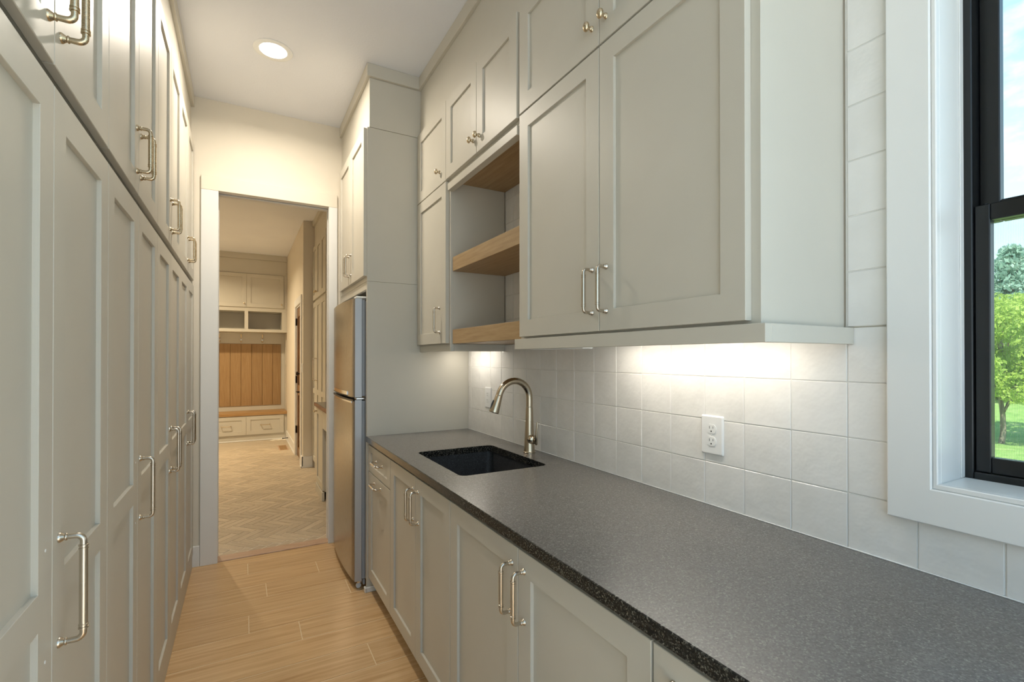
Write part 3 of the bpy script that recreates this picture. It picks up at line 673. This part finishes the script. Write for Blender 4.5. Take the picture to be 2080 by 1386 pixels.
def ring(name, mat, parent, x0, x1, y0, y1, z0, z1, wl, wb_, wt, b=.002):
    mb = MB(); mb.box(x0, x1, y0, y0 + wl, z0, z1, b=b); mb.box(x0, x1, y1 - wl, y1, z0, z1, b=b)
    mb.box(x0, x1, y0 + wl, y1 - wl, z0, z0 + wb_, b=b); mb.box(x0, x1, y0 + wl, y1 - wl, z1 - wt, z1, b=b); return mb.build(name, mat, parent)
ring('frame', 'black_frame', wd, 1.405, 1.475, fy0, fy1, WZ0 - .010, WZ1 + .008, .021, .028, .028)
ls = ring('lower_sash', 'black_frame', wd, 1.414, 1.438, fy0 + .0215, fy1 - .0215, WZ0 + .0185, 1.715, .026, .034, .036)
us = ring('upper_sash', 'black_frame', wd, 1.444, 1.468, fy0 + .0215, fy1 - .0215, 1.680, WZ1 - .021, .034, .046, .034)
bx('pane', 'glass', ls, 1.424, 1.428, fy0 + .046, fy1 - .046, WZ0 + .0525, 1.679, b=.0002)
bx('pane', 'glass', us, 1.454, 1.458, fy0 + .054, fy1 - .054, 1.726, WZ1 - .056, b=.0002)
MB().lathe([(.004, 0), (.004, .004), (.0001, .005)], (1.43, fy1 - .036, 1.7155), 'z', 10).build('sash_button', 'black_plastic', ls)
mb = MB(); mb.add([(1.4725, fy0 + .03, WZ0 + .03), (1.4725, fy1 - .03, WZ0 + .03), (1.4725, fy1 - .03, 1.69), (1.4725, fy0 + .03, 1.69)], [[0, 1, 2, 3]])
mb.build('insect_screen', 'screen_mesh', wd)

# ------------------------------------------------------------------ recessed ceiling lights
def downlight(x, y, zc, watts, col, label, group=None, spread=150, lamp='downlight_lamp'):
    t = thing('recessed_light', (x, y, zc), label, 'ceiling light', group)
    MB().lathe([(.070, -.0015), (.071, -.004), (.098, -.0055), (.1015, -.003), (.1015, -.0003)], (x, y, zc), 'z', 36).build('trim_ring', 'white_plastic', t)
    MB().lathe([(.0001, -.003), (.0695, -.003), (.0695, -.0008)], (x, y, zc), 'z', 32).build('lens', 'lamp_lens', t)
    ld = bpy.data.lights.new('downlight_lamp', 'AREA'); ld.shape = 'DISK'; ld.size = .14; ld.energy = watts; ld.color = col; ld.spread = R(spread)
    place(lamp, ld, (x, y, zc - .008), t)
downlight(.144, 3.017, ZC, PANTRY_W, WARM, 'round white recessed downlight in the pantry ceiling near the door', spread=165)

# ------------------------------------------------------------------ mudroom shell
ZM = 3.10; MXL = -2.2; MYF = 9.47; MXR = .655; MYS = 6.54
mf = struct('floor', 'herringbone_grout', [(MXL, 1.4, YM - .1, MYF + .1, -.1, -.0016)], 'beige herringbone tile floor in the mudroom')
struct('ceiling', 'ceiling_paint', [(MXL, 1.4, YM + .001, MYF + .1, ZM, ZM + .12)], 'white ceiling above the mudroom')
struct('wall_far', 'wall_paint', [(MXL, 1.4, MYF, MYF + .1, -.1, ZM)], 'cream far wall behind the mudroom bench')
struct('wall_mudroom_front', 'wall_paint', [(MXL, XL - .1, YM - .1, YM, -.1, ZM + .12)], 'cream mudroom wall beside the pantry doorway')
struct('wall_mudroom_left', 'wall_paint', [(MXL - .1, MXL, YM, MYF + .1, -.1, ZM)], 'cream left wall of the mudroom')
MD0, MD1, MDZ = 6.745, 7.42, 2.085                       # side door
ws = struct('wall_mudroom_right', 'wall_paint', [(MXR, 1.4, MYS, MD0, -.1, ZM - .001), (MXR, 1.4, MD1, MYF, -.1, ZM - .001), (MXR, 1.4, MD0, MD1, MDZ, ZM - .001)], 'cream mudroom wall with the dark wooden side door')
struct('wall_mudroom_side', 'wall_paint', [(1.3, 1.4, YM, MYS, -.1, ZM - .001)], 'cream wall behind the mudroom cabinets')
struct('baseboard_mudroom', 'trim_paint', [(MXR - .014, MXR - .0005, MYS - .014, MD0 - .1, 0, .14), (MXR - .014, MXR - .0005, MD1 + .1, 9.03, 0, .14), (MXR - .014, .765, MYS - .014, MYS - .0005, 0, .14),
       (MXR - .024, MXR - .0145, MYS - .024, MD0 - .1, 0, .02), (MXR - .024, MXR - .0145, MD1 + .1, 9.03, 0, .02), (MXR - .024, .765, MYS - .024, MYS - .0145, 0, .02)], 'white baseboard around the mudroom wall corner', b=.002)
downlight(-.95, 7.6, ZM, MUD_W, (1, .82, .56), 'round recessed downlight in the mudroom ceiling before the bench', lamp='downlight_lamp_offscreen')

# herringbone floor tiles
TW, TL = .065, .26; g_ = .0030
me_, _ = MB().box(-TL / 2 + g_, TL / 2 - g_, -TW / 2 + g_, TW / 2 - g_, -.003, 0, b=.0006).mesh('tile'); me_.materials.append(M['herringbone_stone'])
cells = []
c45 = math.cos(R(45)); ox, oy = .155 - TL * c45, 3.957 + TL * c45
for i in range(-90, 60):
    for j in range(-26, 8):
        # herringbone lattice: step (W,W) along, (L,-L)... across
        for hv in (0, 1):
            u = i * TW + j * TL * 0; v = i * TW
            u0 = i * TW + j * 2 * TL; v0 = i * TW                     # rows of the zigzag run across the room
            if hv == 0: cu, cv, ang = u0 + TL / 2, v0 + TW / 2, 0
            else: cu, cv, ang = u0 + TL + TW / 2 , v0 + TW - TL / 2 + 0, 90
            x = (cu + cv) * c45; yy = (cv - cu) * c45
            cells.append((x + ox, yy + oy, ang))
keep = {}
for x, yy, ang in cells:
    if not (-1.1 < x < 1.25 and YM - .14 < yy < 9.2): continue
    keep[(round(x, 3), round(yy, 3), ang)] = (x, yy, ang)
def ok(x, yy):
    if yy > MYS + .12 and x > MXR + .12: return False
    if x > .92: return False
    if yy < 5.2 and x > .82: return False
    return yy < 9.15
vis, rest = [], []
for x, yy, ang in keep.values():
    if not ok(x, yy): continue
    lim = -.150 * yy / 3.905                                    # hidden behind the door jamb left of this line
    (vis if x > lim - .16 and x < .92 else rest).append((x, yy, ang))
vis.sort(key=lambda q: q[1] + (3 if q[0] > .72 else 0)); rest += vis[300:]; vis = vis[:300]
def tile_poly(x, yy, ang):
    r_ = R(ang - 45); ca, sa = math.cos(r_), math.sin(r_); h, k = TL / 2 - g_, TW / 2 - g_
    return [(x + a * ca - b_ * sa, yy + a * sa + b_ * ca) for a, b_ in ((-h, -k), (h, -k), (h, k), (-h, k))]
def clip_y(P, y0):
    q = []
    for (a, b_), (c, d) in zip(P, P[1:] + P[:1]):
        if b_ >= y0: q.append((a, b_))
        if (b_ - y0) * (d - y0) < 0: f = (y0 - b_) / (d - b_); q.append((a + (c - a) * f, y0))
    return q
for x, yy, ang in vis:
    P = tile_poly(x, yy, ang)
    if min(p[1] for p in P) >= YM - .002: place('tile', me_, (x, yy, -.0005 - .0004 * rng.random()), mf, (0, 0, R(ang - 45)))
    else:
        P = clip_y(P, YM - .002)
        if len(P) > 2: MB().prism(P, -.0036, -.0006).build('tile', 'herringbone_stone', mf)
mb = MB()
for x, yy, ang in rest:
    if yy < YM + .1: continue
    r_ = R(ang - 45); ca, sa = math.cos(r_), math.sin(r_); h, k = TL / 2 - g_, TW / 2 - g_
    mb.add([(x + a * ca - b_ * sa, yy + a * sa + b_ * ca, z) for z in (-.0036, -.0006) for a, b_ in ((-h, -k), (h, -k), (h, k), (-h, k))], [[0, 1, 2, 3], [4, 5, 6, 7], [0, 1, 5, 4], [1, 2, 6, 5], [2, 3, 7, 6], [3, 0, 4, 7]])
o = mb.build('tile_field', 'herringbone_stone', mf); o['kind'] = 'stuff'

# ------------------------------------------------------------------ mudroom bench unit
FY = 9.05
t = thing('storage_bench', (0, 9.2, 0), 'greige built-in hall bench with drawers and an oak seat', 'bench')
bx('base', 'cabinet_paint', t, -1.1, MXR - .001, FY, MYF - .002, .0, .10, b=.002)
bx('body', 'cabinet_paint', t, -1.1, MXR - .001, FY, MYF - .002, .1005, .4195)
bx('base_shoe', 'trim_paint', t, -1.1, MXR - .016, FY - .012, FY - .0005, 0, .018, b=.004)
o = bx('seat', 'oak_bench', t, -1.1, MXR - .001, FY - .03, MYF - .003, .420, .467, b=.003)
for a0, a1 in ((-1.08, -.525), (-.520, .0445), (.0475, .605)):
    dd = shaker(t, 'drawer', '-y', FY - .0198, a0, a1, .106, .413); handle(dd, '-y', FY - .0198, (a0 + a1) / 2, .262, .132, True, 'brushed_brass')
t = thing('hall_tree_panel', (0, 9.44, .47), 'greige back panel with vertical oak boards behind the hooks', 'wall panel')
bx('back_board', 'cabinet_paint', t, -1.1, MXR - .001, 9.452, MYF - .002, .468, 1.803)
bx('side_board', 'cabinet_paint', t, .645, MXR - .001, 9.2, 9.4515, .468, 1.803)
es = [-.830, -.669, -.508, -.347, -.191, -.030, .131, .291, .452, .586]
for a, b_ in zip(es, es[1:]): bx('plank', 'oak_panel', t, a + .003, b_ - .003, 9.44, 9.4515, .550, 1.615, b=.002)
bx('frame', 'oak_panel', t, es[0], es[-1] - .003, 9.4495, 9.4518, .552, 1.613, b=.0005)
for xh, hl in ((-.347, 'third'), (-.030, 'second'), (.291, 'first')):
    t2 = thing('coat_hook', (xh, 9.44, 1.7), 'brass double coat hook above the oak boards, ' + hl + ' from the side door wall', 'hook', 'coat hooks above the oak boards')
    bx('back_plate', 'brushed_brass', t2, xh - .014, xh + .014, 9.4465, 9.4518, 1.640, 1.735, b=.004)
    MB().tube([(xh, 9.447, 1.705), (xh, 9.425, 1.700), (xh, 9.395, 1.715), (xh, 9.382, 1.745), (xh, 9.384, 1.775)], [.009, .009, .009, .010, .016], 10).build('upper_prong', 'brushed_brass', t2)
    MB().tube([(xh, 9.447, 1.655), (xh, 9.430, 1.645), (xh, 9.412, 1.650), (xh, 9.408, 1.668)], [.009, .009, .009, .015], 10).build('lower_prong', 'brushed_brass', t2)
t = thing('cubby_cabinet', (0, 9.2, 1.80), 'greige cabinet with two open cubbies below doors over the bench', 'cabinet')
x0, x1 = -1.1, MXR - .001
bx('bottom', 'cabinet_paint', t, x0, x1, FY, MYF - .002, 1.804, 1.850)
bx('shelf', 'cabinet_paint', t, x0, x1, FY, MYF - .002, 2.147, 2.205)
bx('back', 'cabinet_paint', t, x0, x1, MYF - .014, MYF - .0025, 1.8505, 2.1465)
for a, b_ in ((-1.1, -1.03), (-.53, -.48), (.018, .0715), (.573, x1)): bx('divider', 'cabinet_paint', t, a, b_, FY, MYF - .015, 1.8505, 2.1465)
bx('body', 'cabinet_paint', t, x0, x1, FY, MYF - .002, 2.2055, 2.768)
for a0, a1 in ((-1.08, -.525), (-.520, .0445), (.0475, .600)):
    dd = shaker(t, 'door', '-y', FY - .0198, a0, a1, 2.212, 2.762); knob(dd, '-y', FY - .0198, a1 - .033, 2.27)
struct('trim_6', 'cabinet_paint', [(x0, x1, FY, MYF - .002, 2.769, 3.005), (x0, x1, FY - .02, MYF - .002, 3.0055, ZM - .0005)], 'greige frieze and flat crown above the mudroom bench unit', b=.002)

# ------------------------------------------------------------------ mudroom side door, stop, vent, switch
d2 = place('door_2', None, (MXR, (MD0 + MD1) / 2, 0)); tag(d2, 'dark stained wooden side door with black hinges in the mudroom', kind='structure')
for q in ((MXR - .018, MXR - .0005, MD1 + .0, MD1 + .1, 0, MDZ + .0), (MXR - .018, MXR - .0005, MD0 - .1, MD0 - .0, 0, MDZ + .0), (MXR - .018, MXR - .0005, MD0 - .1, MD1 + .1, MDZ + .0005, MDZ + .1)):
    bx('casing', 'trim_paint', d2, *q, b=.003)
for q in ((MXR, MXR + .11, MD1 - .0, MD1 - .018, 0, MDZ), (MXR, MXR + .11, MD0, MD0 + .018, 0, MDZ), (MXR, MXR + .11, MD0 + .018, MD1 - .018, MDZ - .018, MDZ)): bx('jamb', 'trim_paint', d2, *q)
dd = shaker(d2, 'door_leaf', '-x', MXR + .012, MD0 + .021, MD1 - .021, .012, MDZ - .021, st=.11, rail=.12, mids=[(.86, 1.0)], th=.04, rec=.012, mat='walnut_door')
for z in (.37, 1.07, 1.879):
    bx('hinge', 'bronze', d2, MXR - .008, MXR + .011, MD1 - .03, MD1 + .018, z - .05, z + .05, b=.002)
MB().lathe([(.028, 0), (.028, -.006), (.010, -.010), (.010, -.04), (.024, -.046), (.027, -.058), (.018, -.068), (.0001, -.07)], (MXR + .0118, MD0 + .08, 1.17), 'x', 18).build('deadbolt', 'bronze', d2)
MB().lathe([(.030, 0), (.030, -.007), (.011, -.011), (.011, -.05), (.0001, -.05)], (MXR + .0118, MD0 + .08, .93), 'x', 18).build('handle_rose', 'bronze', d2)
MB().tube([(MXR - .036, MD0 + .08, .93), (MXR - .04, MD0 + .12, .93), (MXR - .038, MD0 + .20, .928)], [.010, .009, .007], 10).build('lever', 'bronze', d2)
t = thing('door_stop', (MXR - .02, 8.62, .075), 'dark metal rod door stop on the mudroom baseboard', 'door stop')
MB().tube([(MXR - .0145, 8.62, .072), (MXR - .018, 8.62, .072), (MXR - .0182, 8.62, .072), (MXR - .085, 8.62, .070)], [.014, .012, .006, .006], 10).build('rod', 'bronze', t)
MB().tube([(MXR - .0852, 8.62, .070), (MXR - .10, 8.62, .070)], [.009, .009], 10).build('rubber_tip', 'black_plastic', t)
t = thing('floor_vent', (.535, 8.13, 0), 'tan wooden floor vent near the side door', 'floor vent')
mb = MB()
bx('frame', 'threshold_wood', t, .47, .60, 7.92, 8.36, .0002, .004, b=.001)
for k in range(9): bx('slat', 'oak_panel', t, .485, .585, 7.945 + k * .0445, 7.975 + k * .0445, .0042, .006, b=.0008)
t = thing('light_switch', (MXR, 6.59, 1.25), 'white light switch plate at the mudroom wall corner', 'switch')
bx('cover_plate', 'white_plastic', t, MXR - .006, MXR - .0005, 6.556, 6.626, 1.19, 1.305, b=.002)
bx('rocker', 'white_plastic', t, MXR - .009, MXR - .0062, 6.575, 6.607, 1.215, 1.28, b=.001)

# ------------------------------------------------------------------ mudroom right cabinets
MX = .765
wc = ['against the wall corner', 'in the middle', 'beside the side counter']
t = thing('tall_cabinet', (1.03, 5.95, 0), 'tall greige cabinet run in the mudroom with long bar handles', 'cabinet')
bx('body', 'cabinet_paint', t, MX + .02, 1.299, 5.385, MYS - .001, 0, 2.79)
for a0, a1, ha in ((6.168, 6.52, 6.205), (5.815, 6.165, 6.128), (5.44, 5.812, 5.48)):
    dd = shaker(t, 'door', '-x', MX, a0, a1, .1, 2.06, mids=[(.939, .999)], st=.075)
    if ha > 5.6: handle(dd, '-x', MX, ha, 1.24, .26)
    dd = shaker(t, 'door', '-x', MX, a0, a1, 2.09, 2.76, st=.075)
    if ha > 5.6: knob(dd, '-x', MX, ha, 2.17)
struct('trim_7', 'cabinet_paint', [(MX + .02, 1.299, 4.2, MYS - .001, 2.791, 3.03), (MX - .004, 1.299, 4.2, MYS - .001, 3.0305, ZM - .0005)], 'greige frieze and flat crown above the mudroom tall cabinets', b=.002)
t = thing('base_cabinet', (.97, 4.9, 0), 'greige mudroom base cabinet with a knob door beside a dark appliance bay', 'cabinet')
bx('side_panel', 'cabinet_paint', t, .685, 1.299, 5.345, 5.365, 0, .877)
bx('body', 'cabinet_paint', t, .685, 1.299, 4.905, 5.3445, .09, .877)
dd = shaker(t, 'door', '-x', .665, 4.915, 5.355, .10, .870); knob(dd, '-x', .665, 5.31, .83)
bx('base_shoe', 'cabinet_paint', t, .66, .684, 4.905, 5.365, 0, .088, b=.004)
bx('top_rail', 'cabinet_paint', t, .665, .70, 4.2, 4.9045, .70, .877)
bx('appliance_bay', 'cabinet_paint', t, 1.28, 1.299, 4.2, 4.9045, .0, .699)
t = thing('side_counter', (.97, 4.8, .878), 'light counter with a brown wooden front edge in the mudroom', 'countertop')
bx('top', 'granite_honed', t, .656, 1.299, 4.2, 5.375, .8785, .914)
bx('front_edge', 'counter_edge_wood', t, .645, .6555, 4.2, 5.375, .8785, .915, b=.002)
t = thing('wall_cabinet', (1.1, 4.8, 1.45), 'greige upper cabinet above the mudroom side counter', 'cabinet')
bx('body', 'cabinet_paint', t, MX + .02, 1.299, 4.2, 5.384, 1.45, 2.79)
for a0, a1 in ((4.21, 4.60), (4.603, 4.99), (4.993, 5.38)): shaker(t, 'door', '-x', MX, a0, a1, 1.455, 2.76)

# ------------------------------------------------------------------ outdoors
def ground_h(x, y):
    d = max(0, x - 12); return -.36 + .035 * max(0, x - 9) + .004 * d * d * .25 + .12 * math.sin(x * .7 + y * .3) * min(1, x / 8)
xs = np.linspace(1.6, 60, 70); ys = np.linspace(-14, 40, 60)
vs_ = [(x, y, ground_h(x, y)) for x in xs for y in ys]; ny = len(ys)
mb = MB(); mb.add(vs_, [[i * ny + j, (i + 1) * ny + j, (i + 1) * ny + j + 1, i * ny + j + 1] for i in range(len(xs) - 1) for j in range(ny - 1)], True)
o = mb.build('ground', 'grass'); tag(o, 'sloping green lawn outside the window', kind='structure')
nr = np.random.default_rng(5)
def leaves(cen, rad, n, size, shell=.55, flat=.8):
    """many small leaf quads spread through blobs (list of centres and radii)"""
    V = []; Fc = []
    cen = np.array(cen); rad = np.array(rad)
    pick = nr.choice(len(cen), n, p=(rad ** 2) / (rad ** 2).sum())
    d = nr.normal(size=(n, 3)); d /= np.linalg.norm(d, axis=1)[:, None]
    r = rad[pick] * (shell + (1 - shell) * nr.random(n)) ** .8
    p = cen[pick] + d * r[:, None] * np.array([1, 1, flat])
    a = nr.normal(size=(n, 3)); a /= np.linalg.norm(a, axis=1)[:, None]
    b = np.cross(a, nr.normal(size=(n, 3))); b /= np.linalg.norm(b, axis=1)[:, None]
    s = size * (.6 + .8 * nr.random(n))[:, None]
    q = np.stack([p - a * s, p + b * s * .45, p + a * s, p - b * s * .45], 1).reshape(-1, 3)
    me = bpy.data.meshes.new('crown'); me.from_pydata(q.tolist(), [], np.arange(4 * n).reshape(-1, 4).tolist()); return me
def tree(x, y, h, cr, label, mat, n=9000, size=.07, trunk=.07, lean=0, bare=.38, blobs=26):
    z = ground_h(x, y); t = thing('tree', (x, y, z), label, 'tree')
    pts = [(x + lean * k * .1 + .02 * math.sin(k * 1.7), y + .02 * math.cos(k * 2.1), z - .1 + h * .9 * k / 8) for k in range(9)]
    mb = MB(); mb.tube(pts, [trunk * (1 - k / 9.5) for k in range(9)], 9)
    cs, rs = [], []
    for k in range(blobs):
        an = rng.uniform(0, 6.28); hh = rng.uniform(bare, 1.0); rr = cr * math.sqrt(rng.random()) * (1 - .75 * max(0, hh - .6))
        c = (x + rr * math.cos(an), y + rr * math.sin(an), z + h * hh); cs.append(c); rs.append(cr * rng.uniform(.22, .42))
        if k % 2 == 0:
            i = min(8, max(2, int(hh * 8) - 1)); mb.tube([pts[i], ((pts[i][0] + c[0]) / 2, (pts[i][1] + c[1]) / 2, (pts[i][2] + c[2]) / 2 + .05), c], [trunk * .35, trunk * .22, trunk * .08], 6)
    mb.build('trunk', 'bark', t)
    me = leaves(cs, rs, n, size); me.materials.append(M[mat]); place('crown', me, (0, 0, 0), t)
def spruce(x, y, h, cr, label, n=16000, size=.12):
    z = ground_h(x, y); t = thing('spruce_tree', (x, y, z), label, 'tree')
    MB().tube([(x, y, z - .1), (x, y, z + h * .97)], [.16, .02], 8).build('trunk', 'bark', t)
    cs, rs = [], []
    for k in range(60):
        f = (k + .5) / 60; an = k * 2.4; r = cr * (1 - f) * rng.uniform(.35, .95); cs.append((x + r * math.cos(an), y + r * math.sin(an), z + h * (.08 + .9 * f) - r * .15)); rs.append(cr * (.12 + .22 * (1 - f)))
    me = leaves(cs, rs, n, size, flat=.6); me.materials.append(M['leaf_spruce']); place('crown', me, (0, 0, 0), t)
tree(12.9, 3.53, 2.95, 1.3, 'slender pale-barked young tree on the lawn outside the window', 'leaf_bright', 26000, .04, .05)
tree(20.5, 5.3, 3.0, 2.3, 'bushy bright green tree behind the slender tree', 'leaf_bright', 26000, .075, .12, bare=.12, blobs=40)
tree(25.0, 13.2, 3.6, 2.0, 'wide mid-green tree left of the bushy bright tree', 'leaf_mid', 12000, .12, .12, bare=.1, blobs=36)
tree(19.0, .3, 3.2, 2.0, 'rounded mid-green tree right of the bushy bright tree', 'leaf_mid', 12000, .12, .12, bare=.1, blobs=36)
spruce(31, 8.15, 5.9, 3.3, 'tall blue-green spruce behind the leafy trees'); spruce(34, 1.2, 5.6, 2.1, 'shorter blue-green spruce next to the tall spruce')
spruce(38, 14.4, 9.2, 2.6, 'spruce at the far end of the tree line')
